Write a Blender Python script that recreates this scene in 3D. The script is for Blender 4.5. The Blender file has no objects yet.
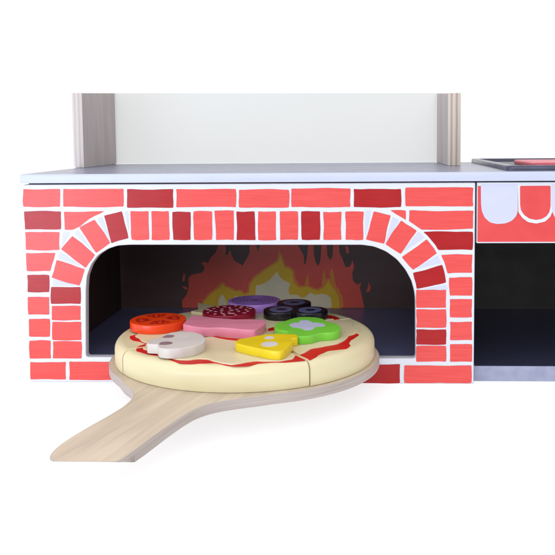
import bpy, bmesh, math, random
from mathutils import Vector, Matrix
from mathutils.geometry import tessellate_polygon

# ---------------------------------------------------------------- data (mm)
BRICKS=[(0,[(0.2,198.5),(37.6,198.4),(37.0,180.5),(-0.5,180.7)]),(0,[(41.0,198.6),(102.1,198.4),(101.6,180.3),(40.4,180.5)]),(1,[(105.6,198.0),(152.3,197.8),(151.9,179.0),(105.1,179.2)]),(0,[(155.2,197.8),(215.1,197.5),(214.8,179.3),(154.8,179.5)]),(0,[(218.2,196.8),(268.0,196.6),(267.8,178.9),(217.9,179.0)]),(0,[(270.5,197.8),(329.2,197.5),(329.1,179.1),(270.3,179.3)]),(1,[(332.3,197.1),(379.0,196.9),(379.0,178.9),(332.3,179.1)]),(0,[(383.3,198.1),(449.9,197.8),(450.1,179.5),(383.4,179.7)]),(1,[(0.0,175.8),(37.9,175.7),(37.2,157.6),(0.4,157.7)]),(0,[(40.9,175.5),(82.1,175.8),(67.2,168.5),(56.7,160.4),(49.2,157.1),(41.1,157.1)]),(0,[(0.4,154.8),(35.8,154.7),(35.0,136.7),(0.6,136.8)]),(0,[(0.6,133.7),(30.7,133.7),(24.9,115.2),(0.8,115.2)]),(1,[(0.9,111.0),(23.6,111.0),(23.0,93.6),(0.7,93.6)]),(0,[(0.6,88.5),(22.8,88.5),(22.2,70.2),(0.7,70.2)]),(0,[(0.9,65.7),(22.7,65.8),(22.0,47.5),(0.6,47.5)]),(0,[(0.6,43.2),(22.8,43.3),(22.4,24.8),(0.3,24.7)]),(0,[(0.8,21.1),(37.8,21.3),(37.2,3.1),(0.2,2.9)]),(0,[(41.2,21.7),(92.6,21.9),(92.0,2.8),(40.6,2.6)]),(1,[(96.2,21.4),(145.0,21.6),(144.5,2.4),(95.6,2.1)]),(0,[(148.6,21.2),(198.2,21.4),(197.8,2.1),(148.1,1.9)]),(0,[(201.7,21.0),(247.0,21.2),(246.8,1.8),(201.4,1.6)]),(0,[(250.6,20.8),(297.7,21.0),(297.5,1.6),(250.3,1.3)]),(0,[(301.2,20.6),(335.0,20.7),(334.9,1.2),(301.1,1.1)]),(1,[(338.5,20.3),(378.2,20.5),(378.2,0.9),(338.4,0.7)]),(0,[(382.5,19.2),(449.5,19.5),(449.7,1.3),(382.5,1.0)]),(1,[(25.1,98.8),(55.4,98.8),(54.8,81.4),(24.4,81.4)]),(0,[(25.2,79.3),(54.9,79.3),(54.4,64.8),(24.7,64.7)]),(0,[(25.1,62.9),(55.1,62.9),(54.5,44.1),(24.5,44.0)]),(0,[(24.9,42.5),(54.6,42.6),(54.1,25.0),(24.3,24.9)]),(0,[(31.7,126.5),(60.4,116.9),(54.2,100.1),(25.9,108.4)]),(0,[(48.6,150.8),(71.2,131.6),(61.2,118.2),(36.5,137.5)]),(0,[(56.1,159.3),(71.7,167.4),(87.2,143.8),(72.5,133.6)]),(1,[(81.6,171.4),(99.7,175.7),(105.8,148.4),(88.2,143.3)]),(0,[(108.4,175.9),(126.7,175.9),(126.7,147.0),(108.9,147.0)]),(0,[(129.6,175.8),(147.2,175.8),(147.3,146.8),(129.2,146.7)]),(1,[(150.8,174.8),(169.2,174.7),(168.7,146.7),(151.2,146.7)]),(0,[(172.2,175.4),(190.8,175.3),(190.3,146.7),(172.3,146.7)]),(0,[(193.2,176.0),(212.7,176.0),(212.2,146.4),(194.3,146.4)]),(1,[(215.2,175.2),(233.5,175.2),(234.2,146.3),(215.0,146.3)]),(0,[(237.1,175.2),(254.7,175.1),(254.8,146.3),(236.7,146.4)]),(0,[(258.7,175.1),(276.7,175.0),(276.4,146.3),(258.6,146.3)]),(1,[(280.1,175.0),(298.8,174.9),(298.4,146.4),(280.4,146.5)]),(0,[(301.9,174.5),(320.2,174.5),(320.0,146.4),(302.0,146.4)]),(0,[(323.8,174.5),(342.3,174.4),(341.6,146.3),(324.0,146.4)]),(0,[(352.0,174.7),(368.9,170.6),(362.4,142.3),(344.2,146.7)]),(0,[(379.1,165.6),(394.7,155.2),(378.7,132.1),(363.5,141.9)]),(0,[(404.4,146.8),(414.5,132.7),(391.0,116.2),(379.8,128.9)]),(1,[(419.8,121.2),(423.8,103.4),(394.7,96.9),(391.0,113.2)]),(0,[(368.4,175.8),(383.8,175.3),(383.8,166.0),(380.4,168.2)]),(0,[(387.2,175.7),(450.3,175.0),(449.9,157.2),(399.4,156.3),(386.8,164.9)]),(1,[(401.1,154.1),(449.9,154.0),(449.6,135.9),(415.9,136.0),(409.1,145.7)]),(0,[(418.7,131.0),(449.6,131.4),(449.4,113.2),(425.2,112.5),(422.4,122.7)]),(0,[(426.8,108.2),(449.4,108.8),(449.6,90.1),(427.7,90.1)]),(0,[(394.2,96.1),(423.8,96.1),(423.9,78.0),(394.3,77.9)]),(0,[(394.3,76.4),(423.9,76.4),(424.0,57.8),(394.3,57.7)]),(1,[(394.3,56.0),(424.1,56.0),(424.1,40.6),(394.4,40.5)]),(0,[(394.4,39.0),(424.1,39.1),(424.2,23.0),(394.4,22.9)]),(0,[(427.7,86.7),(449.6,86.7),(449.7,68.4),(427.9,68.3)]),(0,[(427.9,63.7),(449.8,63.8),(449.9,45.1),(428.0,45.0)]),(0,[(428.0,40.9),(450.0,40.9),(450.1,23.1),(428.1,23.0)])]
OPENING=[(58.7,26.7),(60.8,95.7),(62.3,110.0),(67.3,122.3),(74.7,131.5),(84.6,137.7),(94.9,141.0),(107.1,141.7),(228.4,141.3),(340.4,141.2),(352.3,139.5),(364.2,134.6),(375.1,126.5),(383.6,116.0),(389.5,104.9),(392.5,93.8),(393.4,85.7),(393.7,26.5)]
GAPS=[[(343.6,175.4),(349.6,175.4),(343.6,149.5)],[(370.6,168.9),(377.0,165.6),(364.6,145.1)],[(396.2,154.3),(402.2,148.3),(381.3,134.3)],[(415.1,130.5),(418.8,122.7),(394.6,117.3)],[(423.8,101.0),(425.3,96.2),(400.7,96.6)],[(27.7,106.6),(50.8,100.6),(26.4,100.1)],[(35.4,134.9),(57.4,119.5),(32.6,128.5)],[(39.2,154.7),(46.9,154.7),(43.7,150.3),(37.4,140.1)],[(50.7,153.4),(54.2,157.2),(69.5,134.9)],[(74.3,168.1),(79.5,170.7),(86.5,146.9)],[(102.0,175.7),(106.1,175.7),(106.5,154.0)]]
AWN={'red':[(453.2,199.2),(611.6,199.8),(613.0,142.1),(453.2,144.1)],'lav':[(457.2,200.8),(493.2,200.8),(493.6,174.3),(491.9,169.3),(487.9,165.0),(481.7,162.4),(473.8,161.7),(466.7,163.3),(461.4,168.0),(458.5,174.4),(457.6,181.6)],'white':[(493.2,200.8),(527.0,201.0),(527.4,174.2),(525.3,168.8),(520.4,164.1),(511.7,162.1),(503.7,163.6),(497.9,168.0),(494.3,173.4)],'inner':[(495.4,199.3),(525.1,199.4),(525.4,179.5),(524.5,173.8),(521.7,169.4),(516.9,166.6),(511.3,165.7),(504.9,167.1),(499.8,170.7),(496.7,175.2),(495.8,180.5)]}
FLAME={'red':[(97.4,16.5),(96.8,26.5),(103.3,34.5),(106.5,44.5),(106.4,58.0),(110.9,62.4),(116.8,63.4),(125.4,65.4),(128.8,70.3),(127.5,75.3),(123.7,79.1),(129.0,79.9),(133.9,78.3),(137.6,86.2),(144.0,92.1),(147.8,102.0),(151.4,117.7),(156.2,111.8),(158.3,98.0),(157.8,89.1),(161.1,90.1),(163.8,96.4),(167.6,86.1),(171.4,80.2),(179.2,76.6),(180.3,73.9),(186.4,84.1),(190.8,92.4),(190.6,103.9),(194.8,121.5),(198.5,109.7),(199.8,101.9),(201.8,94.0),(204.7,100.9),(210.4,117.6),(218.3,127.4),(230.1,133.2),(245.6,121.4),(255.2,105.7),(260.0,95.9),(264.5,88.0),(264.7,77.2),(266.5,76.6),(268.9,88.0),(270.4,102.7),(275.0,115.5),(277.8,101.7),(278.1,89.9),(280.0,80.1),(283.4,73.8),(286.6,80.1),(287.9,93.9),(288.6,105.6),(291.5,115.4),(295.4,103.7),(296.2,88.3),(300.1,82.0),(303.0,86.0),(304.3,101.7),(308.1,121.3),(311.9,103.6),(312.8,91.9),(317.6,82.0),(320.5,72.2),(326.4,73.2),(328.7,77.1),(329.9,82.4),(332.6,73.2),(329.8,64.3),(330.6,54.4),(336.4,48.1),(342.3,51.9),(339.9,44.2),(342.8,32.7),(346.1,16.8)],'bits':[[(320.3,102.0),(324.5,100.7),(325.5,91.8),(322.5,90.5),(321.2,96.7)],[(351.6,52.1),(354.9,44.6),(352.6,38.2),(348.1,39.6),(351.2,44.2)],[(100.0,65.4),(102.1,62.4),(100.7,52.5),(97.6,53.5)],[(96.7,46.5),(103.6,45.5),(105.1,41.1),(100.5,42.9)]],'yellow':[(125.2,16.6),(127.0,24.6),(137.1,35.6),(143.1,40.5),(150.1,44.9),(153.2,49.9),(156.0,45.5),(161.0,44.1),(168.8,40.1),(169.9,39.0),(177.8,39.6),(182.1,35.0),(189.2,37.0),(190.8,48.5),(197.8,58.4),(209.7,67.3),(221.6,75.2),(229.5,80.2),(232.8,90.0),(235.4,80.1),(238.3,71.9),(244.1,71.3),(249.0,66.3),(249.8,52.5),(256.6,44.5),(264.5,45.3),(268.5,46.1),(275.4,42.6),(283.2,40.6),(291.1,44.6),(295.4,50.5),(298.0,56.0),(300.9,48.5),(306.7,40.6),(311.5,30.7),(312.4,16.8)],'cream':[[(145.1,16.6),(147.8,28.6),(152.3,36.0),(157.7,26.6),(159.7,16.6)],[(166.6,16.6),(168.2,30.6),(171.4,34.6),(174.1,26.6),(177.5,16.6)],[(195.3,16.7),(197.9,34.6),(198.7,48.1),(205.6,48.5),(215.5,53.5),(222.4,60.0),(227.4,66.7),(232.2,58.4),(239.0,53.5),(245.9,50.1),(242.8,40.6),(245.1,34.6),(254.6,35.0),(259.4,31.7),(264.3,30.1),(267.5,33.6),(273.0,38.2),(279.2,34.2),(287.1,36.0),(294.9,35.2),(300.8,30.7),(301.8,16.8)]],'orange':[[(265.6,50.5),(269.3,63.3),(271.5,50.5),(269.5,46.1),(265.6,44.1)],[(288.7,46.5),(289.6,62.3),(292.2,70.2),(293.1,60.4),(295.0,52.5),(291.1,45.5)],[(300.9,50.5),(299.4,63.3),(302.0,72.2),(305.8,60.4),(307.7,46.5),(311.6,42.6),(316.8,30.7),(317.9,16.8),(312.8,16.8),(311.7,30.7),(306.7,40.6)],[(188.0,36.2),(188.8,48.5),(194.9,59.4),(205.8,67.9),(219.7,76.6),(227.6,82.1),(231.7,97.9),(233.9,88.0),(229.5,79.8),(221.2,74.8),(209.7,66.9),(198.2,58.0),(191.2,48.1),(189.6,36.6)],[(248.6,65.9),(251.0,70.3),(252.8,56.4),(258.6,47.5),(256.6,44.1),(249.6,52.1)],[(123.9,22.6),(133.1,36.2),(140.2,41.5),(152.2,52.5),(154.1,49.5),(143.1,40.1),(137.1,35.2),(126.9,24.2)]]}

CAM_M=[[0.999179, 0.003801, 0.040347, 0.332639], [0.039885, 0.084022, -0.995665, -0.816193], [-0.007175, 0.996457, 0.083802, 0.249396], [0.0, 0.0, 0.0, 1.0]]
CAM_F=53.5331
CAM_SX=-0.077931
CAM_SY=-0.129676
MM = 0.001
scene = bpy.context.scene
col = scene.collection
rnd = random.Random(7)

# ---------------------------------------------------------------- materials
def lin(c):
    c /= 255.0
    return c/12.92 if c <= 0.04045 else ((c+0.055)/1.055)**2.4
def S(r, g, b): return (lin(r), lin(g), lin(b), 1)
ALB = .84      # shared reflectance scale of the painted wood
def mul(c, k): return (c[0]*k, c[1]*k, c[2]*k, 1)

def mat(name, c1, c2=None, rough=0.4, scale=(60, 60, 60), detail=4, lo=0.35, hi=0.65, bump=0.0, bscale=900, coat=0.0, spec=0.5, distort=0.0, rvar=0.08):
    m = bpy.data.materials.new(name); m.use_nodes = True
    nt = m.node_tree; b = nt.nodes['Principled BSDF']
    L = nt.links
    tc = nt.nodes.new('ShaderNodeTexCoord')
    mp = nt.nodes.new('ShaderNodeMapping'); mp.inputs['Scale'].default_value = scale
    L.new(tc.outputs['Object'], mp.inputs['Vector'])
    n = nt.nodes.new('ShaderNodeTexNoise'); n.inputs['Scale'].default_value = 1; n.inputs['Detail'].default_value = detail
    n.inputs['Distortion'].default_value = distort
    L.new(mp.outputs[0], n.inputs['Vector'])
    r = nt.nodes.new('ShaderNodeValToRGB')
    r.color_ramp.elements[0].position = lo; r.color_ramp.elements[1].position = hi
    r.color_ramp.elements[0].color = mul(c1, ALB); r.color_ramp.elements[1].color = mul(c2 or c1, ALB)
    L.new(n.outputs['Fac'], r.inputs['Fac']); L.new(r.outputs['Color'], b.inputs['Base Color'])
    b.inputs['Specular IOR Level'].default_value = spec
    b.inputs['Coat Weight'].default_value = coat
    b.inputs['Coat Roughness'].default_value = 0.25
    n2 = nt.nodes.new('ShaderNodeTexNoise'); n2.inputs['Scale'].default_value = 45; n2.inputs['Detail'].default_value = 3
    L.new(tc.outputs['Object'], n2.inputs['Vector'])
    mr = nt.nodes.new('ShaderNodeMapRange'); mr.inputs['To Min'].default_value = rough-rvar; mr.inputs['To Max'].default_value = rough+rvar
    L.new(n2.outputs['Fac'], mr.inputs['Value']); L.new(mr.outputs[0], b.inputs['Roughness'])
    if bump:
        n3 = nt.nodes.new('ShaderNodeTexNoise'); n3.inputs['Scale'].default_value = bscale; n3.inputs['Detail'].default_value = 2
        L.new(tc.outputs['Object'], n3.inputs['Vector'])
        bp = nt.nodes.new('ShaderNodeBump'); bp.inputs['Strength'].default_value = bump; bp.inputs['Distance'].default_value = 0.0004
        L.new(n3.outputs['Fac'], bp.inputs['Height']); L.new(bp.outputs[0], b.inputs['Normal'])
    return m

def paint(name, r, g, b, var=0.93, **k):
    c = S(r, g, b)
    return mat(name, mul(c, var), c, bump=k.pop('bump', 0.12), **k)

M = {}
M['white'] = paint('white_lacquer', 226, 230, 240, var=.975, rough=.42)
M['counter'] = mat('grey_counter_lacquer', S(128, 131, 154), S(134, 137, 160), rough=.3, scale=(5, 9, 9), detail=2)
M['counter_edge'] = paint('pale_counter_edge', 204, 210, 230, var=.975, rough=.4)
M['brick'] = mat('printed_light_red', S(229, 76, 72), S(238, 87, 83), spec=.4, rough=.3, scale=(26, 26, 520), lo=.32, hi=.68, detail=6)
M['brick_dark'] = mat('printed_dark_red', S(166, 3, 9), S(180, 9, 16), spec=.4, rough=.3, scale=(26, 26, 520), lo=.32, hi=.68, detail=6)
M['lavender'] = paint('printed_lavender', 209, 212, 238, var=.98, rough=.42)
M['awning_red'] = mat('printed_awning_red', S(222, 66, 66), S(230, 74, 73), rough=.42, scale=(40, 40, 40))
M['edge'] = paint('board_edge_white', 205, 203, 212, rough=.55)
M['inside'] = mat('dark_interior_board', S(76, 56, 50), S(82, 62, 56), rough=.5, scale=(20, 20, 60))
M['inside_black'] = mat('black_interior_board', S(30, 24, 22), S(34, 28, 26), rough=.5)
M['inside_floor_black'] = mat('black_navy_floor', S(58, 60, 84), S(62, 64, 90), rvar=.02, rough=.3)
M['inside_back'] = mat('dark_printed_back', S(92, 68, 66), S(98, 74, 72), rough=.45, scale=(20, 20, 60))
M['inside_floor'] = mat('dark_navy_floor', S(122, 126, 170), S(128, 132, 178), rough=.34, scale=(8, 8, 8), rvar=.02)
M['fl_red'] = paint('flame_red', 250, 98, 82, rough=.4)
M['fl_orange'] = paint('flame_orange', 250, 152, 64, rough=.45)
M['fl_yellow'] = paint('flame_yellow', 250, 204, 40, rough=.45)
M['fl_cream'] = paint('flame_cream', 250, 240, 205, rough=.45)
M['base_edge'] = mat('grey_base_edge', S(150, 154, 182), S(166, 170, 196), rough=.5, scale=(90, 90, 90), detail=6)
M['backboard'] = paint('translucent_pale_panel', 250, 250, 246, var=.995, rough=.7, spec=.1)
_nt = M['backboard'].node_tree      # translucency added so light from behind evens out shade on the panel
_tr = _nt.nodes.new('ShaderNodeBsdfTranslucent'); _tr.inputs['Color'].default_value = (.70, .71, .70, 1)
_mx = _nt.nodes.new('ShaderNodeMixShader'); _mx.inputs[0].default_value = .6
_nt.links.new(_nt.nodes['Principled BSDF'].outputs[0], _mx.inputs[1]); _nt.links.new(_tr.outputs[0], _mx.inputs[2])
_nt.links.new(_mx.outputs[0], _nt.nodes['Material Output'].inputs['Surface'])
M['crust'] = mat('cream_painted_dough', S(226, 215, 171), S(232, 221, 179), rough=.36, scale=(14, 14, 14), bump=.1)
M['cheese_top'] = mat('cream_cheese_layer', S(222, 207, 166), S(229, 215, 176), rough=.38, scale=(18, 18, 18), bump=.1)
M['sauce'] = paint('red_sauce_paint', 206, 22, 14, rough=.5, spec=.25)
M['tomato'] = paint('orange_red_paint', 246, 70, 10, rough=.32)
M['tomato_print'] = paint('tomato_print', 186, 26, 8, rough=.35)
M['mushroom'] = paint('pale_mushroom_paint', 218, 210, 203, rough=.4)
M['mushroom_print'] = paint('mushroom_print', 150, 118, 128, rough=.4)
M['ham'] = mat('pink_ham_paint', S(226, 134, 160), S(238, 146, 172), rough=.36, scale=(25, 90, 25), bump=.1)
M['salami'] = paint('crimson_salami_paint', 146, 6, 42, rough=.32)
M['salami_print'] = paint('salami_fleck_print', 238, 190, 200, rough=.4)
M['onion'] = paint('violet_onion_paint', 190, 142, 232, rough=.34)
M['onion_print'] = paint('onion_ring_print', 128, 88, 168, rough=.36)
M['olive'] = paint('black_olive_paint', 16, 16, 24, rough=.28)
M['olive_print'] = paint('olive_ring_print', 100, 106, 150, rough=.35)
M['pepper'] = paint('green_pepper_paint', 128, 220, 66, rough=.33)
M['pepper_print'] = paint('pepper_core_print', 206, 208, 236, rough=.38)
M['cheese'] = paint('yellow_cheese_paint', 240, 212, 12, rough=.34)
M['cheese_print'] = paint('cheese_hole_print', 224, 218, 222, rough=.38)
M['cream'] = paint('cream_paint', 226, 212, 170, rough=.38)
M['tray'] = mat('slate_tray_paint', S(62, 66, 90), S(74, 78, 104), rough=.28, scale=(50, 50, 50), bump=.1)
M['tray_in'] = mat('dark_slate_tray', S(40, 42, 60), S(50, 52, 70), rough=.4, scale=(50, 50, 50))
M['burner'] = paint('pinkish_red_paint', 222, 84, 104, rough=.4)

def wood(name, c1, c2, rot, rough=.5, sc=(150, 8, 150), sc2=(22, 4, 22)):
    m = bpy.data.materials.new(name); m.use_nodes = True
    nt = m.node_tree; b = nt.nodes['Principled BSDF']; L = nt.links
    tc = nt.nodes.new('ShaderNodeTexCoord'); mp = nt.nodes.new('ShaderNodeMapping')
    mr_ = nt.nodes.new('ShaderNodeMapping'); mr_.inputs['Rotation'].default_value = rot; L.new(tc.outputs['Object'], mr_.inputs['Vector'])
    mp.inputs['Scale'].default_value = sc
    L.new(mr_.outputs[0], mp.inputs['Vector'])
    n = nt.nodes.new('ShaderNodeTexNoise'); n.inputs['Scale'].default_value = 1; n.inputs['Detail'].default_value = 6; n.inputs['Distortion'].default_value = .9
    L.new(mp.outputs[0], n.inputs['Vector'])
    mp2 = nt.nodes.new('ShaderNodeMapping'); mp2.inputs['Scale'].default_value = sc2
    L.new(mr_.outputs[0], mp2.inputs['Vector'])
    n2 = nt.nodes.new('ShaderNodeTexNoise'); n2.inputs['Scale'].default_value = 1; n2.inputs['Detail'].default_value = 2; n2.inputs['Distortion'].default_value = 1.5
    L.new(mp2.outputs[0], n2.inputs['Vector'])
    mx = nt.nodes.new('ShaderNodeMath'); mx.operation = 'MULTIPLY_ADD'; mx.inputs[1].default_value = .45
    L.new(n.outputs['Fac'], mx.inputs[0])
    m3 = nt.nodes.new('ShaderNodeMath'); m3.operation = 'MULTIPLY'; m3.inputs[1].default_value = .55
    L.new(n2.outputs['Fac'], m3.inputs[0]); L.new(m3.outputs[0], mx.inputs[2])
    r = nt.nodes.new('ShaderNodeValToRGB'); r.color_ramp.elements[0].position = .36; r.color_ramp.elements[1].position = .62
    r.color_ramp.elements[0].color = c1; r.color_ramp.elements[1].color = c2
    L.new(mx.outputs[0], r.inputs['Fac']); L.new(r.outputs['Color'], b.inputs['Base Color'])
    b.inputs['Roughness'].default_value = rough
    bp = nt.nodes.new('ShaderNodeBump'); bp.inputs['Strength'].default_value = .15; bp.inputs['Distance'].default_value = .0005
    L.new(n.outputs['Fac'], bp.inputs['Height']); L.new(bp.outputs[0], b.inputs['Normal'])
    return m
M['peel'] = wood('pale_birch', S(180, 164, 144), S(202, 187, 165), (0, 0, math.radians(14)))
M['peel_edge'] = wood('birch_side', S(158, 146, 139), S(178, 167, 160), (0, 0, 0), sc=(9, 9, 420), sc2=(6, 6, 200))
M['post_face'] = wood('post_face_birch', S(162, 150, 146), S(180, 168, 166), (0, 0, 0), sc=(150, 150, 8), sc2=(22, 22, 4))

def ply(name, dark, light, x0, w):
    # plywood end grain: upright layers across the board thickness (object X)
    m = bpy.data.materials.new(name); m.use_nodes = True
    nt = m.node_tree; b = nt.nodes['Principled BSDF']; L = nt.links
    tc = nt.nodes.new('ShaderNodeTexCoord'); sp = nt.nodes.new('ShaderNodeSeparateXYZ')
    L.new(tc.outputs['Object'], sp.inputs[0])
    nz = nt.nodes.new('ShaderNodeTexNoise'); nz.inputs['Scale'].default_value = 25; L.new(tc.outputs['Object'], nz.inputs['Vector'])
    ma = nt.nodes.new('ShaderNodeMath'); ma.operation = 'MULTIPLY_ADD'; ma.inputs[1].default_value = .0012; L.new(nz.outputs['Fac'], ma.inputs[0]); L.new(sp.outputs['X'], ma.inputs[2])
    mr = nt.nodes.new('ShaderNodeMapRange'); mr.inputs['From Min'].default_value = x0*MM; mr.inputs['From Max'].default_value = (x0+w)*MM
    L.new(ma.outputs[0], mr.inputs['Value'])
    r = nt.nodes.new('ShaderNodeValToRGB'); e = r.color_ramp.elements
    e[0].position = 0; e[0].color = light; e[1].position = 1; e[1].color = light
    for p, c in ((.2, light), (.27, dark), (.36, dark), (.42, light), (.6, light), (.66, dark), (.76, dark), (.83, light)):
        q = e.new(p); q.color = c
    L.new(mr.outputs[0], r.inputs['Fac']); L.new(r.outputs['Color'], b.inputs['Base Color'])
    b.inputs['Roughness'].default_value = .6
    return m

# ---------------------------------------------------------------- geometry helpers
def area(p): return .5*sum(p[i][0]*p[(i+1) % len(p)][1]-p[(i+1) % len(p)][0]*p[i][1] for i in range(len(p)))
def ccw(p): return list(p) if area(p) > 0 else list(reversed(p))
def inset(p, d):
    # p counter-clockwise; positive d shrinks it
    if abs(d) < 1e-9: return list(p)
    out = []; n = len(p)
    for i in range(n):
        a, b, c = Vector(p[i-1]), Vector(p[i]), Vector(p[(i+1) % n])
        e1 = (b-a).normalized(); e2 = (c-b).normalized()
        n1 = Vector((-e1.y, e1.x)); n2 = Vector((-e2.y, e2.x))
        s = n1+n2
        k = max(.35, 1+n1.dot(n2))
        q = b+s*(d/k)
        out.append((q.x, q.y))
    return out
def rounded(p, r, seg=4):
    p = ccw(p); out = []; n = len(p)
    for i in range(n):
        a, b, c = Vector(p[i-1]), Vector(p[i]), Vector(p[(i+1) % n])
        rr = min(r, (a-b).length*.45, (c-b).length*.45)
        s = b+(a-b).normalized()*rr; t = b+(c-b).normalized()*rr
        for k in range(seg+1):
            u = k/seg
            q = s*(1-u)**2+b*2*u*(1-u)+t*u*u
            out.append((q.x, q.y))
    return out
def spline(p, seg=5):
    p = ccw(p); out = []; n = len(p)
    for i in range(n):
        a, b, c, d = (Vector(p[(i+k-1) % n]) for k in range(4))
        for k in range(seg):
            t = k/seg
            q = .5*((2*b)+(c-a)*t+(2*a-5*b+4*c-d)*t*t+(3*b-a-3*c+d)*t**3)
            out.append((q.x, q.y))
    return out
def circ(cx, cy, rx, ry=None, n=64, rot=0):
    ry = ry or rx; o = []
    for i in range(n):
        a = 2*math.pi*i/n; x, y = rx*math.cos(a), ry*math.sin(a)
        o.append((cx+x*math.cos(rot)-y*math.sin(rot), cy+x*math.sin(rot)+y*math.cos(rot)))
    return o
XY = lambda u, v, w: (u*MM, v*MM, w*MM)          # slab lying flat, w = height
XZ = lambda u, v, w: (u*MM, w*MM, v*MM)          # upright slab, w = depth
YZ = lambda u, v, w: (w*MM, u*MM, v*MM)

class MB:
    def __init__(s, origin=(0, 0, 0)):
        s.bm = bmesh.new(); s.cap = s.bm.faces.layers.int.new('cap'); s.mats = []; s.o = Vector(origin)*MM
    def mi(s, m):
        if m not in s.mats: s.mats.append(m)
        return s.mats.index(m)
    def prism(s, loops, w0, w1, top, side=None, bottom=None, f=XY, r=0.0, seg=3, rb=0.0):
        """loops: outer outline, then holes. w0 back, w1 front/top; r rounds the w1 edge."""
        side = side or top; bottom = bottom or side
        loops = [ccw(loops[0])]+[list(reversed(ccw(h))) for h in loops[1:]]
        sg = 1 if w1 > w0 else -1
        lv = []
        if rb > 0: lv += [(rb*(1-math.sin(a)), w0+sg*rb*(1-math.cos(a))) for a in [math.pi/2*k/2 for k in range(0, 3)]]
        else: lv.append((0, w0))
        if r > 0: lv += [(r*(1-math.cos(a)), w1-sg*r*(1-math.sin(a))) for a in [math.pi/2*k/seg for k in range(seg+1)]]
        else: lv.append((0, w1))
        rings = []
        for d, w in lv:
            rings.append([[s.bm.verts.new(Vector(f(u, v, w))-s.o) for u, v in inset(lp, d)] for lp in loops])
        msi = s.mi(side); mt = s.mi(top); mb = s.mi(bottom)
        for a, b in zip(rings[:-1], rings[1:]):
            for la, lb in zip(a, b):
                n = len(la)
                for i in range(n):
                    j = (i+1) % n
                    fc = s.bm.faces.new((la[i], la[j], lb[j], lb[i])); fc.material_index = msi
        d0 = lv[0][0]
        for ring, d, mm in ((rings[0], d0, mb), (rings[-1], lv[-1][0], mt)):
            pl = [[Vector((u, v, 0)) for u, v in inset(lp, d)] for lp in loops]
            fl = [v for l in ring for v in l]
            if len(pl) == 1 and len(pl[0]) <= 4:
                fc = s.bm.faces.new(fl); fc.material_index = mm; fc[s.cap] = 1; continue
            for t in tessellate_polygon(pl):
                if len(set(t)) < 3: continue
                try: fc = s.bm.faces.new([fl[i] for i in t]); fc.material_index = mm; fc[s.cap] = 1
                except ValueError: pass
        return s
    def sheet(s, poly, w, m, f=XY):
        poly = ccw(poly)
        vs = [s.bm.verts.new(Vector(f(u, v, w))-s.o) for u, v in poly]; i0 = s.mi(m)
        for t in tessellate_polygon([[Vector((u, v, 0)) for u, v in poly]]):
            if len(set(t)) < 3: continue
            try: fc = s.bm.faces.new([vs[i] for i in t]); fc.material_index = i0; fc[s.cap] = 1
            except ValueError: pass
        return s
    def build(s, name, parent=None, smooth=35, loc=None):
        bm = s.bm
        bmesh.ops.recalc_face_normals(bm, faces=bm.faces)
        bm.normal_update()
        for fc in bm.faces: fc.smooth = fc[s.cap] == 0
        for e in bm.edges:
            e.smooth = not (len(e.link_faces) != 2 or e.calc_face_angle(0) > math.radians(smooth))
        me = bpy.data.meshes.new(name); bm.to_mesh(me); bm.free()
        for m in s.mats: me.materials.append(m)
        o = bpy.data.objects.new(name, me); col.objects.link(o)
        if parent: o.parent = parent
        else: o.location = s.o
        return o
def part(mb, name, parent):
    """mb built with origin == parent's location"""
    return mb.build(name, parent)
def thing(name, loc, label, cat, group=None):
    e = bpy.data.objects.new(name, None); e.empty_display_size = .02
    col.objects.link(e); e.location = Vector(loc)*MM; e['label'] = label; e['category'] = cat
    if group: e['group'] = group
    return e

# ---------------------------------------------------------------- setting
FLOOR = paint('white_studio_floor', 252, 252, 252, var=.995, rough=.85, spec=.0, bump=0)
for e in [n for n in FLOOR.node_tree.nodes if n.type == 'VALTORGB'][0].color_ramp.elements: e.color = (.97, .97, .97, 1)
# studio floor made translucent so added light from below lifts the shade on it
_nt = FLOOR.node_tree; _b = _nt.nodes['Principled BSDF']
_tr = _nt.nodes.new('ShaderNodeBsdfTranslucent'); _tr.inputs['Color'].default_value = (.96, .96, .96, 1)
_mx = _nt.nodes.new('ShaderNodeMixShader'); _mx.inputs[0].default_value = .5
_nt.links.new(_b.outputs[0], _mx.inputs[1]); _nt.links.new(_tr.outputs[0], _mx.inputs[2])
_nt.links.new(_mx.outputs[0], _nt.nodes['Material Output'].inputs['Surface'])
fl = MB(); fl.sheet([(-2500, -430), (3000, -430), (3000, 6000), (-2500, 6000)], 0, FLOOR)
o = fl.build('floor'); o['kind'] = 'structure'

# ---------------------------------------------------------------- play kitchen
KO = (300, 150, 0)
K = thing('play_kitchen', KO, 'wooden play kitchen with red brick print front, arched oven opening and grey countertop', 'play kitchen')
H1 = 202.9; ZC = 213.3; XR = 700
def mb(): return MB(KO)
def box(m, x0, x1, y0, y1, z0, z1, mt, r=.6):
    m.prism([rounded([(x0, z0), (x1, z0), (x1, z1), (x0, z1)], .01, 1)], y1, y0, mt, f=XZ, r=r, rb=r); return m

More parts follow.
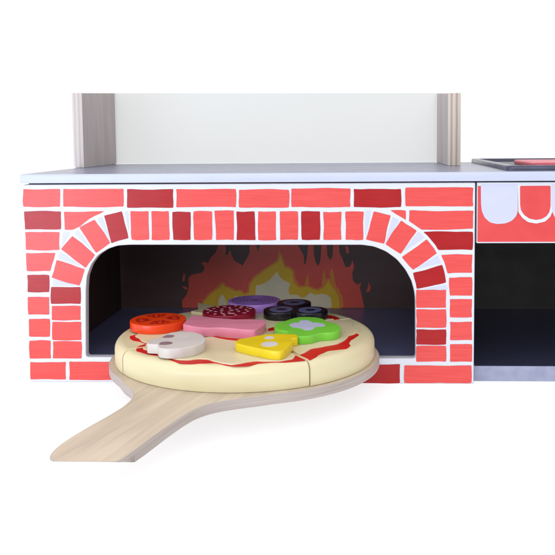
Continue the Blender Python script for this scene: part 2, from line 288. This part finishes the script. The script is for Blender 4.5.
def wobble(p, amp, step=5.0):
    p = ccw(p); out = []; n = len(p)
    for i in range(n):
        a, b = Vector(p[i]), Vector(p[(i+1) % n]); k = max(1, int((b-a).length/step))
        nn = Vector((-(b-a).y, (b-a).x)).normalized()
        ph = rnd.uniform(0, 6); am = rnd.uniform(-amp, amp)
        for j in range(k):
            t = j/k
            off = 0 if j == 0 else am*math.sin(math.pi*t)+rnd.uniform(-.12, .12)*amp*2+.35*amp*math.sin(ph+t*7)
            q = a.lerp(b, t)+nn*off
            out.append((q.x, q.y))
    return out
m = mb()
outer = rounded([(0, .3), (452, .3), (452, H1), (0, H1)], 1.2)
m.prism([outer, spline(OPENING[1:-1]+[], 4) if False else rounded(OPENING, 3, 3)], 9, 0, M['white'], M['edge'], M['edge'], f=XZ, r=.7, seg=2)
for d, p in BRICKS:
    m.sheet(rounded(wobble(p, .55), .9, 2), -.25, M['brick_dark' if d else 'brick'], f=XZ)
for g in GAPS: m.sheet(rounded(g, 1.0, 2), -.2, M['lavender'], f=XZ)
part(m, 'front_panel', K)

m = mb()
m.prism([rounded([(453.6, 142.6), (XR-1, 142.6), (XR-1, H1), (453.6, H1)], 1)], 9, 0, M['white'], M['edge'], M['edge'], f=XZ, r=.6, seg=2)
red = [(454.4, 144.0), (XR-2, 144.0), (XR-2, 199.6), (454.4, 199.4)]
m.sheet(red, -.2, M['awning_red'], f=XZ)
px0 = AWN['white'][0][0]
pitch = 2*(max(p[0] for p in AWN['white'])-min(p[0] for p in AWN['white']))
for k in range(3):
    sh = lambda P: [(u+k*pitch, v) for u, v in P if True]
    if max(u for u, v in sh(AWN['lav'])) > XR: break
    m.sheet(rounded(sh(AWN['lav']), 1.5, 2), -.35, M['lavender'], f=XZ)
    if max(u for u, v in sh(AWN['white'])) > XR: break
    m.sheet(rounded(sh(AWN['white']), 1.0, 2), -.3, M['white'], f=XZ)
    m.sheet(rounded(sh(AWN['inner']), 1.2, 2), -.45, M['awning_red'], f=XZ)
part(m, 'awning_panel', K)

m = mb()
XL = -2.4
m.prism([rounded([(XL, -3.4), (XR+3, -3.4), (XR+3, 299), (XL, 299)], 3.0)], 204.3, ZC, M['counter'], M['counter_edge'], M['counter_edge'], f=XY, r=1.3, rb=.8)
part(m, 'countertop', K)
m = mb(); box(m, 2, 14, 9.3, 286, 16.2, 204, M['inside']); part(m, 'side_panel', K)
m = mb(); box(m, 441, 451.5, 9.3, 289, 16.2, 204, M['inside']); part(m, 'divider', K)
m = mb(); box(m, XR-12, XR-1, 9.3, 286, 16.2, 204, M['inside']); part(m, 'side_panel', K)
m = mb()
m.prism([rounded([(3, 9.4), (XR-1, 9.4), (XR-1, 296), (3, 296)], 1)], .5, 16, M['inside_floor'], M['base_edge'], f=XY, r=.6, seg=2)
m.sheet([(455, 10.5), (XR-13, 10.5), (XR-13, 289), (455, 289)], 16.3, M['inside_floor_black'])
part(m, 'base_board', K)
m = mb()
m.prism([[(2.5, 16.1), (XR-2, 16.1), (XR-2, 204), (2.5, 204)]], 296, 290, M['inside_back'], M['edge'], f=XZ)
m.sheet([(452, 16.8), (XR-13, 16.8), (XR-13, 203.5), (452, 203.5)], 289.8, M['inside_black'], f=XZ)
def fl_sheet(p, k, mt): m.sheet(rounded(p, 1.5, 2), 290-.15*k-(.1 if k > 2 else 0), mt, f=XZ)
fl_sheet(FLAME['red'], 1, M['fl_red'])
for b in FLAME['bits']: fl_sheet(b, 1, M['fl_red'])
for b in FLAME['orange']: fl_sheet(b, 2, M['fl_orange'])
def stroke(p, wd, w0, mt):
    p = ccw(rounded(p, 1.5, 2)); n = len(p)
    for i in range(n):
        a, b = Vector(p[i]), Vector(p[(i+1) % n])
        if (b-a).length < 1e-4: continue
        nn = Vector((-(b-a).y, (b-a).x)).normalized()*wd
        z = w0-.004*(i % 9)
        m.sheet([tuple(a+nn), tuple(b+nn), tuple(b-nn), tuple(a-nn)], z, mt, f=XZ)
        m.sheet(circ(b.x, b.y, wd, wd, 8), z-.05, mt, f=XZ)
stroke(FLAME['yellow'], 2.4, 290-.31, M['fl_orange'])
fl_sheet(FLAME['yellow'], 3, M['fl_yellow'])
for b in FLAME['cream']: fl_sheet(b, 4, M['fl_cream'])
part(m, 'back_panel', K)

# upright plywood posts, their sawn tops sloping up to the back, and the board between them
for x0, x1, y0, y1 in ((-4.2, 8.4, 164.5, 303), (443.6, 458.6, 166, 303)):
    m = mb()
    pm = ply('plywood_edge', S(188, 176, 170) if x0 < 100 else S(174, 155, 138), S(202, 194, 190) if x0 < 100 else S(206, 195, 182), x0-KO[0], x1-x0)
    outl = rounded([(y0, ZC+.1), (y1, ZC+.1), (y1, 309.9 if x0 < 100 else 305.6), (y0, 302.9 if x0 < 100 else 298.8)], .8, 2)
    m.prism([outl], x0, x1, M['post_face'], pm, M['post_face'], f=YZ, r=.7, seg=2, rb=.7)
    part(m, 'upright_post', K)
m = mb()
m.sheet([(8.6, ZC+.1), (443.0, ZC+.1), (443.0, 305.8), (8.6, 309.6)], 300, M['backboard'], f=XZ)
part(m, 'backboard', K)

# ---------------------------------------------------------------- griddle tray on the counter
TO = (560, 150, ZC)
T = thing('griddle_tray', TO, 'shallow dark slate tray with rounded rim standing on the grey countertop, right edge of photo', 'tray')
m = MB(TO)
o_ = rounded([(487, 24), (665, 24), (665, 284), (487, 284)], 8, 6); i_ = rounded([(497, 32), (655, 32), (655, 276), (497, 276)], 5, 6)
m.prism([o_, i_], ZC+.1, ZC+5.2, M['tray'], f=XY, r=1.8)
part(m, 'rim', T)
m = MB(TO); m.prism([rounded([(493, 28.5), (661, 28.5), (661, 280), (493, 280)], 6)], ZC+.15, ZC+1.3, M['tray_in'], f=XY); part(m, 'tray_plate', T)
m = MB((590, 120, ZC+1.4))
m.prism([rounded([(524, 66), (650, 66), (650, 185), (524, 185)], 7, 6)], ZC+1.4, ZC+6.4, M['burner'], f=XY, r=1.6, rb=.6)
o = m.build('hot_plate'); o['label'] = 'pinkish red rounded block lying in the dark slate tray'; o['category'] = 'hot plate'

# ---------------------------------------------------------------- peel
PO = (226, -23, 27.2)
cx0, cy0, R0 = 226, -23, 131
arc = [(cx0+R0*math.cos(math.radians(a)), cy0+R0*math.sin(math.radians(a))) for a in range(-72, 219, 5)]
hand = [(133, -124), (143, -137.5), (148.3, -150), (149.8, -163), (148.6, -180), (143.5, -200), (134.8, -228), (129, -250), (126.6, -262), (125.8, -270)]
end = [(125.8, -277), (126.6, -283), (128.5, -288), (131.5, -291.5), (135.5, -293.4), (141, -293.5), (150, -293.5), (165, -293.4), (177, -293.3)]
rs = [(180.5, -280), (187, -255), (194.5, -225), (201.5, -201), (207, -187), (215, -175.5), (226, -167), (240, -160), (253, -154.5)]
outline = rounded(arc+hand+end+rs, 6, 3)
m = MB(PO)
m.prism([outline], 27.2, 36, M['peel'], M['peel_edge'], f=XY, r=1.0, rb=1.0)
for v in m.bm.verts:          # bevelled end grain: the sawn end slopes back underneath
    w = v.co+m.o
    y = w.y/MM; z = w.z/MM
    if y < -270:
        lim = -293.6+(36-z)*2.46
        if y < lim: v.co.y += (lim-y)*MM
part_o = m.build('pizza_peel')
part_o['label'] = 'pale birch pizza peel, handle towards the camera, sticking out of the brick oven'; part_o['category'] = 'pizza peel'

# ---------------------------------------------------------------- pizza slices
PC = (226, -22); PR = 124.8; Z0 = 36.1; Z1 = 58.2
import bisect
RC = [(-180, 101), (-172, 104), (-168, 106), (-163, 102), (-157, 101), (-150, 98), (-146, 102), (-141, 109), (-138, 108), (-129, 107.5), (-124, 112), (-120, 112.5), (-113, 113.6), (-109, 112), (-105, 105.2), (-101, 104.7), (-96, 111), (-92, 116), (-88, 119.5), (-85, 116.5), (-82, 112.3), (-78, 109.9), (-74, 113), (-68, 116), (-62, 114), (-58, 104), (-55, 102), (-44, 93.4), (-36, 96.8), (-28, 101.8), (-20, 102.2), (-10, 101.5), (-4, 107), (2, 110), (12, 106), (22, 110), (30, 104), (33, 97), (37, 95), (44, 104), (55, 110), (70, 104), (84, 110), (98, 105), (112, 110), (125, 103), (140, 108), (155, 102), (168, 107), (180, 101)]
RS = [(-180, 100), (-173, 104), (-170, 111), (-165, 110.5), (-160, 108), (-156, 102), (-150, 99), (-148, 107), (-144, 113), (-140, 116), (-136, 115), (-132, 114.6), (-126, 112), (-120, 113), (-114, 117.7), (-110, 120.6), (-105, 119.2), (-101, 116), (-96, 113.3), (-90, 119.5), (-87, 121.6), (-82, 121.4), (-77, 116.6), (-72, 116), (-66, 119), (-60, 120), (-57, 121), (-53, 118), (-48, 111.7), (-41, 108.4), (-37, 112), (-33, 117), (-28, 115), (-23, 109), (-18, 107.1), (-11, 108.6), (-6, 110.5), (-2, 107), (12, 104), (30, 104), (34, 108.8), (40, 110.2), (46, 107), (52, 104), (90, 104), (135, 104), (145, 109), (155, 106), (170, 104), (180, 100)]
def interp(T_, a):
    a = (a+180) % 360-180
    i = min(max(bisect.bisect([t[0] for t in T_], a), 1), len(T_)-1)
    (a0, r0), (a1, r1_) = T_[i-1], T_[i]
    t = (a-a0)/(a1-a0); t = t*t*(3-2*t)*.5+t*.5
    return r0+(r1_-r0)*t
def sector(a0, a1, rf, g, n=46, c=PC):
    """closed outline of a slice with its straight sides set g mm back from the seam"""
    out = []
    for i in range(n+1):
        t = i/n; R = rf(a0+(a1-a0)*t)
        s0 = math.degrees(math.asin(min(.9, g/R)))
        a = math.radians(a0+s0+(a1-a0-2*s0)*t)
        R = rf(math.degrees(a)); out.append((c[0]+R*math.cos(a), c[1]+R*math.sin(a)))
    h = math.radians((a1-a0)/2); mid = math.radians((a0+a1)/2); d = g/math.sin(h)
    out.append((c[0]+d*math.cos(mid), c[1]+d*math.sin(mid)))
    return out
slices = [(-145, -57, 'front pizza slice under the mushroom and cheese toppings, nearest the handle', (0, 0)),
          (-57, 31, 'right-hand pizza slice with a wide red sauce stripe, under the green pepper', (1.2, -.6)),
          (31, 123, 'back pizza slice under the olives and the onion, deepest in the oven', (.6, .8)),
          (123, 215, 'left pizza slice under the tomato, beside the left oven wall', (-.8, .4))]
for a0, a1, lab, off in slices:
    mid = math.radians((a0+a1)/2)
    c = (PC[0]+off[0], PC[1]+off[1])
    org = (c[0]+60*math.cos(mid), c[1]+60*math.sin(mid), Z0)
    P = thing('pizza_slice', org, lab, 'toy pizza slice', 'wooden pizza slices on the peel')
    m = MB(org)
    lv = [(1.2, Z0), (.35, Z0+.4), (0, Z0+1.4), (0, Z1-8.5)]
    lv += [(8.0*(1-math.cos(q)), Z1-8.5+8.5*math.sin(q)) for q in [math.pi/2*k/7 for k in range(1, 8)]]
    rings = []
    for d, w in lv:
        g = .28+min(d, 3)*.28
        # seam edges only round over the last millimetre or so
        g = .28+max(0, (w-(Z1-1.6)))**2*.45
        pts = sector(a0, a1, lambda a: PR-d, g, c=c)
        rings.append([m.bm.verts.new(Vector((u*MM, v*MM, w*MM))-m.o) for u, v in pts])
    ci = m.mi(M['crust'])
    for A_, B_ in zip(rings[:-1], rings[1:]):
        for i in range(len(A_)):
            j = (i+1) % len(A_); m.bm.faces.new((A_[i], A_[j], B_[j], B_[i]))
    m.bm.faces.new(rings[0])[m.cap] = 1; m.bm.faces.new(rings[-1])[m.cap] = 1
    m.build('crust', P)
    m = MB(org); m.prism([sector(a0, a1, lambda a: interp(RS, a), 1.5, 60, c)], Z1-.3, Z1+.35, M['sauce'], r=.25, seg=1)
    if a0 == -145:      # smears of sauce showing on the cheese beside the ham
        m.prism([spline([(196, -45), (214, -51), (238, -58), (253, -54), (251, -61.5), (236, -66), (212, -58)], 3)], Z1+1.1, Z1+1.45, M['sauce'])
    if a0 == -57:
        m.prism([spline([(249, -24), (259, -15), (263, -8), (256, -5), (248, -12)], 3)], Z1+1.1, Z1+1.45, M['sauce'])
    m.build('sauce', P)
    m = MB(org); m.prism([sector(a0, a1, lambda a: interp(RC, a), 1.5, 60, c)], Z1-.2, Z1+1.3, M['cheese_top'], r=.7, seg=2); m.build('cheese_layer', P)

# ---------------------------------------------------------------- toppings
ZB = Z1+1.35; ZT = ZB+8.6
def topping(name, outline, side, label, zb=ZB, zt=ZT, r=.65, prints=(), pname='print'):
    xs = [p[0] for p in outline]; ys = [p[1] for p in outline]
    org = (sum(xs)/len(xs), sum(ys)/len(ys), zb)
    P = thing(name, org, label, 'toy '+name.replace('_slice', ' slice').replace('_', ' ') if False else name.replace('_', ' '))
    m = MB(org); m.prism([outline], zb, zt, side, r=r, rb=.5); m.build('body', P)
    if prints:
        m = MB(org)
        for k, (poly, mt) in enumerate(prints):
            if isinstance(poly, tuple): m.prism([poly[0], poly[1]], zt-.3, zt+.12+.02*(k % 3), mt)
            else: m.prism([poly], zt-.3, zt+.12+.05*(mt[1] if isinstance(mt, tuple) else 0), mt[0] if isinstance(mt, tuple) else mt)
        m.build(pname, P)
    return P

# tomato: four seed chambers printed on an orange-red disc
tc = (136.3, -10); pr = []
for q in range(4):
    a = math.radians(20+90*q)
    pts = []
    for t in range(9): b_ = a+math.radians(-30+60*t/8); pts.append((tc[0]+21.5*math.cos(b_), tc[1]+22.5*math.sin(b_)))
    for t in range(9): b_ = a+math.radians(30-60*t/8); rr = 9+3*math.sin(t*1.9+q); pts.append((tc[0]+rr*math.cos(b_), tc[1]+rr*math.sin(b_)))
    seeds = circ(tc[0]+16*math.cos(a), tc[1]+16*math.sin(a), 3.2, 1.8, 16, a)
    pr.append((rounded(pts, 3, 3), M['tomato_print'])); pr.append((seeds, (M['tomato'], 1)))
    for sgn in (-1, 1):
        pr.append((circ(tc[0]+17.5*math.cos(a+sgn*.3), tc[1]+17.5*math.sin(a+sgn*.3), 2, 1.2, 12, a), (M['tomato'], 1)))
topping('tomato_slice', circ(tc[0], tc[1], 27.5, 29.5), M['tomato'], 'round orange-red tomato slice with printed seed chambers, at the left of the pizza', prints=pr, pname='seed_print')

mu = [(149.7, -109), (148.2, -99), (152.0, -88), (157.5, -84.5), (157.0, -75.5), (161, -66.5), (169, -61.5), (181.5, -63), (192.5, -74), (199, -90), (199.6, -104), (194, -116), (184, -123.8), (173.2, -126.5), (165, -123.8), (161.2, -116.5), (160.4, -111)]
topping('mushroom_slice', rounded(mu, 3.2, 3), M['mushroom'], 'pale grey mushroom slice with a stub of stem, in front of the tomato', prints=[(rounded([(157.5, -86), (160, -76), (166, -76), (168.5, -80), (167, -86), (162, -87)], 2.5, 3), M['mushroom_print']), (rounded([(161, -112), (160.5, -103), (166, -100), (171.5, -103), (172.5, -109), (167, -112.5)], 2.5, 3), M['mushroom_print'])], pname='gill_print')

ham = [(168, 10), (182, 1.5), (196, -4.5), (213, -10.5), (230, -9), (243.5, -13.5), (246.5, -26), (243, -43), (239, -56.5), (227.5, -54.5), (214.8, -49), (204, -46), (193, -48), (181, -43.5), (165.5, -32), (166, -10)]
topping('ham_slice', rounded(ham, 2.5, 3), M['ham'], 'wavy pink ham slice lying in front of the crimson salami')

sc = (201.5, 31.5); pr = []
placed = []
while len(placed) < 30:
    a = rnd.uniform(0, 6.283); rr = 24*math.sqrt(rnd.random()); x, y = sc[0]+rr*math.cos(a), sc[1]+rr*math.sin(a)
    if all((x-u)**2+(y-v)**2 > 48 for u, v in placed) or rnd.random() < .002:
        placed.append((x, y)); pr.append((circ(x, y, rnd.uniform(1.1, 2.4), rnd.uniform(1.2, 2.4), 10, rnd.uniform(0, 3)), M['salami_print']))
topping('salami_slice', circ(sc[0], sc[1], 27.5, 28), M['salami'], 'dark crimson salami disc flecked with pale spots, behind the pink ham', prints=pr, pname='fleck_print')

cr = [(155.5, 98), (165, 90), (175.5, 83), (178, 66), (176, 55), (170.5, 44), (156.8, 52), (163.5, 62)]
topping('cream_wedge', rounded(cr, 1.2, 2), M['cream'], 'cream coloured piece with two pointed tips, peeking out behind the salami', zb=ZB, zt=ZB+3.4, r=.4)

oc = (221.5, 86); pr = []
for rr in (24.8, 21, 17, 13, 9): pr.append(((circ(oc[0], oc[1], rr, rr), circ(oc[0], oc[1], rr-1.3, rr-1.3)), M['onion_print']))
pr.append((circ(oc[0], oc[1], 5), M['onion_print']))
topping('onion_slice', circ(oc[0], oc[1], 29), M['onion'], 'violet onion slice with printed rings, furthest back on the pizza', prints=pr, pname='ring_print')

ol = [(266.5, 75), (255.5, 38), (286, 35)]
# outline of three overlapping discs, one trefoil piece
def union_outline(cs, R, n=160):
    gx = sum(c[0] for c in cs)/3; gy = sum(c[1] for c in cs)/3; out = []
    for i in range(n):
        a = 2*math.pi*i/n; dx, dy = math.cos(a), math.sin(a); best = 0
        for (x, y) in cs:
            px, py = x-gx, y-gy; b = px*dx+py*dy; q = px*px+py*py-R*R; dsc = b*b-q
            if dsc >= 0: best = max(best, b+math.sqrt(dsc))
        out.append((gx+dx*best, gy+dy*best))
    return out
pr = []
for x, y in ol: pr.append(((circ(x, y, 12.2, 14.5), circ(x+.5, y, 5.2, 5.8)), M['olive_print']))
topping('olive_slices', union_outline(ol, 18.6), M['olive'], 'black olive trefoil of three rings with slate blue faces, behind the green pepper', prints=pr, pname='ring_print')

pe = [(255, -30), (257.5, -18), (264, -11), (269.5, -1.5), (277.4, 6), (292.1, 5.5), (301.5, -3), (305.5, -14.5), (312.8, -21), (318.6, -34), (318.8, -50), (312.2, -60), (303.7, -62), (298, -66), (292.5, -73), (282.8, -76), (274.5, -69), (270.5, -57), (262.5, -51), (256.5, -41)]
pcr = [(269.3, -28.8), (273.1, -21.0), (277.5, -19.5), (279, -10.6), (286.5, -8.9), (291.6, -19.5), (297.0, -20), (303.3, -26.2), (303.6, -35), (295.1, -38.2), (293.0, -48.4), (286.2, -51.1), (281.2, -43.6), (272.5, -38)]
topping('pepper_slice', spline(pe, 4), M['pepper'], 'bright green pepper slice in a clover shape with a pale lavender core', prints=[(spline(pcr, 4), M['pepper_print'])], pname='core_print', zt=ZB+7.4)

ch = [(225.8, -97), (228, -86.5), (236.3, -80.6), (243.9, -72.8), (252.0, -68), (261.3, -66), (271, -67), (279.8, -69), (281.2, -81.5), (275.5, -83.5), (273.8, -88.5), (278.2, -96), (276.2, -108), (272.6, -124.5), (269.0, -129.4), (262.5, -128), (255, -123.5), (244, -115.5), (235.2, -108.5), (228.5, -102.5)]
topping('cheese_wedge', rounded(ch, 2, 3), M['cheese'], 'bright yellow cheese wedge with two pale round holes, at the front of the pizza', prints=[(circ(255.2, -81.5, 4.6, 5.6, 24), M['cheese_print']), (circ(257.8, -104.5, 7.4, 9, 28), M['cheese_print'])], pname='hole_print', zt=ZB+7.6)

# ---------------------------------------------------------------- light
WL = (1.0, 1.04, 1.14, 1); WR = (.55, .56, .62, 1); WT = (1.35, 1.35, 1.35, 1)
w = bpy.data.worlds.new('World'); scene.world = w; w.use_nodes = True
nt = w.node_tree; bg = nt.nodes['Background']; bg.inputs['Strength'].default_value = 1.0
tc = nt.nodes.new('ShaderNodeTexCoord'); sp = nt.nodes.new('ShaderNodeSeparateXYZ'); nt.links.new(tc.outputs['Generated'], sp.inputs[0])
def mrange(sock, a, b, c, d):
    n = nt.nodes.new('ShaderNodeMapRange'); n.interpolation_type = 'SMOOTHSTEP'
    for k, v in zip(('From Min', 'From Max', 'To Min', 'To Max'), (a, b, c, d)): n.inputs[k].default_value = v
    nt.links.new(sock, n.inputs['Value']); return n.outputs[0]
def mixc(f, c1, c2):
    n = nt.nodes.new('ShaderNodeMix'); n.data_type = 'RGBA'; nt.links.new(f, n.inputs[0])
    for s, c in ((n.inputs[6], c1), (n.inputs[7], c2)):
        if isinstance(c, tuple): s.default_value = c
        else: nt.links.new(c, s)
    return n.outputs[2]
# white studio behind and above, a bright wall to the front left, a dim room to the front right
front = mixc(mrange(sp.outputs['X'], -.7, .5, 0, 1), WL, WR)
side_ = mixc(mrange(sp.outputs['Y'], -.25, .1, 0, 1), front, (1.15, 1.15, 1.15, 1))
up_ = mixc(mrange(sp.outputs['Z'], .45, .8, 0, 1), side_, WT)
down_ = mixc(mrange(sp.outputs['Z'], -.6, -.4, 1, 0), up_, (1.42, 1.42, 1.42, 1))  # added brightness underneath, shines through the floor to weaken shadows
nt.links.new(down_, bg.inputs['Color'])
def softbox(name, loc, target, sx, sy, power, color=(1, 1, 1)):
    l = bpy.data.lights.new(name, 'AREA'); l.shape = 'RECTANGLE'; l.size = sx; l.size_y = sy; l.energy = power; l.color = color
    o = bpy.data.objects.new(name, l); col.objects.link(o); o.location = loc
    o.rotation_euler = (Vector(target)-Vector(loc)).to_track_quat('-Z', 'Y').to_euler()
    o['kind'] = 'structure'
    return o
softbox('softbox_front', (0.3, -1.7, 0.72), (0.26, 0, 0.06), 1.3, 0.5, 8.5)
softbox('softbox_side', (-0.68, -1.15, 0.06), (0.15, 0, 0.1), 0.8, 0.72, 9, (.78, .88, 1.08))

# ---------------------------------------------------------------- camera, render
cd = bpy.data.cameras.new('camera'); cam = bpy.data.objects.new('camera', cd); col.objects.link(cam)
cam.matrix_world = Matrix(CAM_M)
cd.sensor_width = 36; cd.lens = CAM_F; cd.shift_x = CAM_SX; cd.shift_y = CAM_SY; cd.clip_start = .02; cd.clip_end = 50
scene.camera = cam
scene.render.resolution_x = 1024; scene.render.resolution_y = 1024
vs = scene.view_settings; vs.view_transform = 'Standard'; vs.look = 'None'; vs.gamma = 1; vs.exposure = 0.04
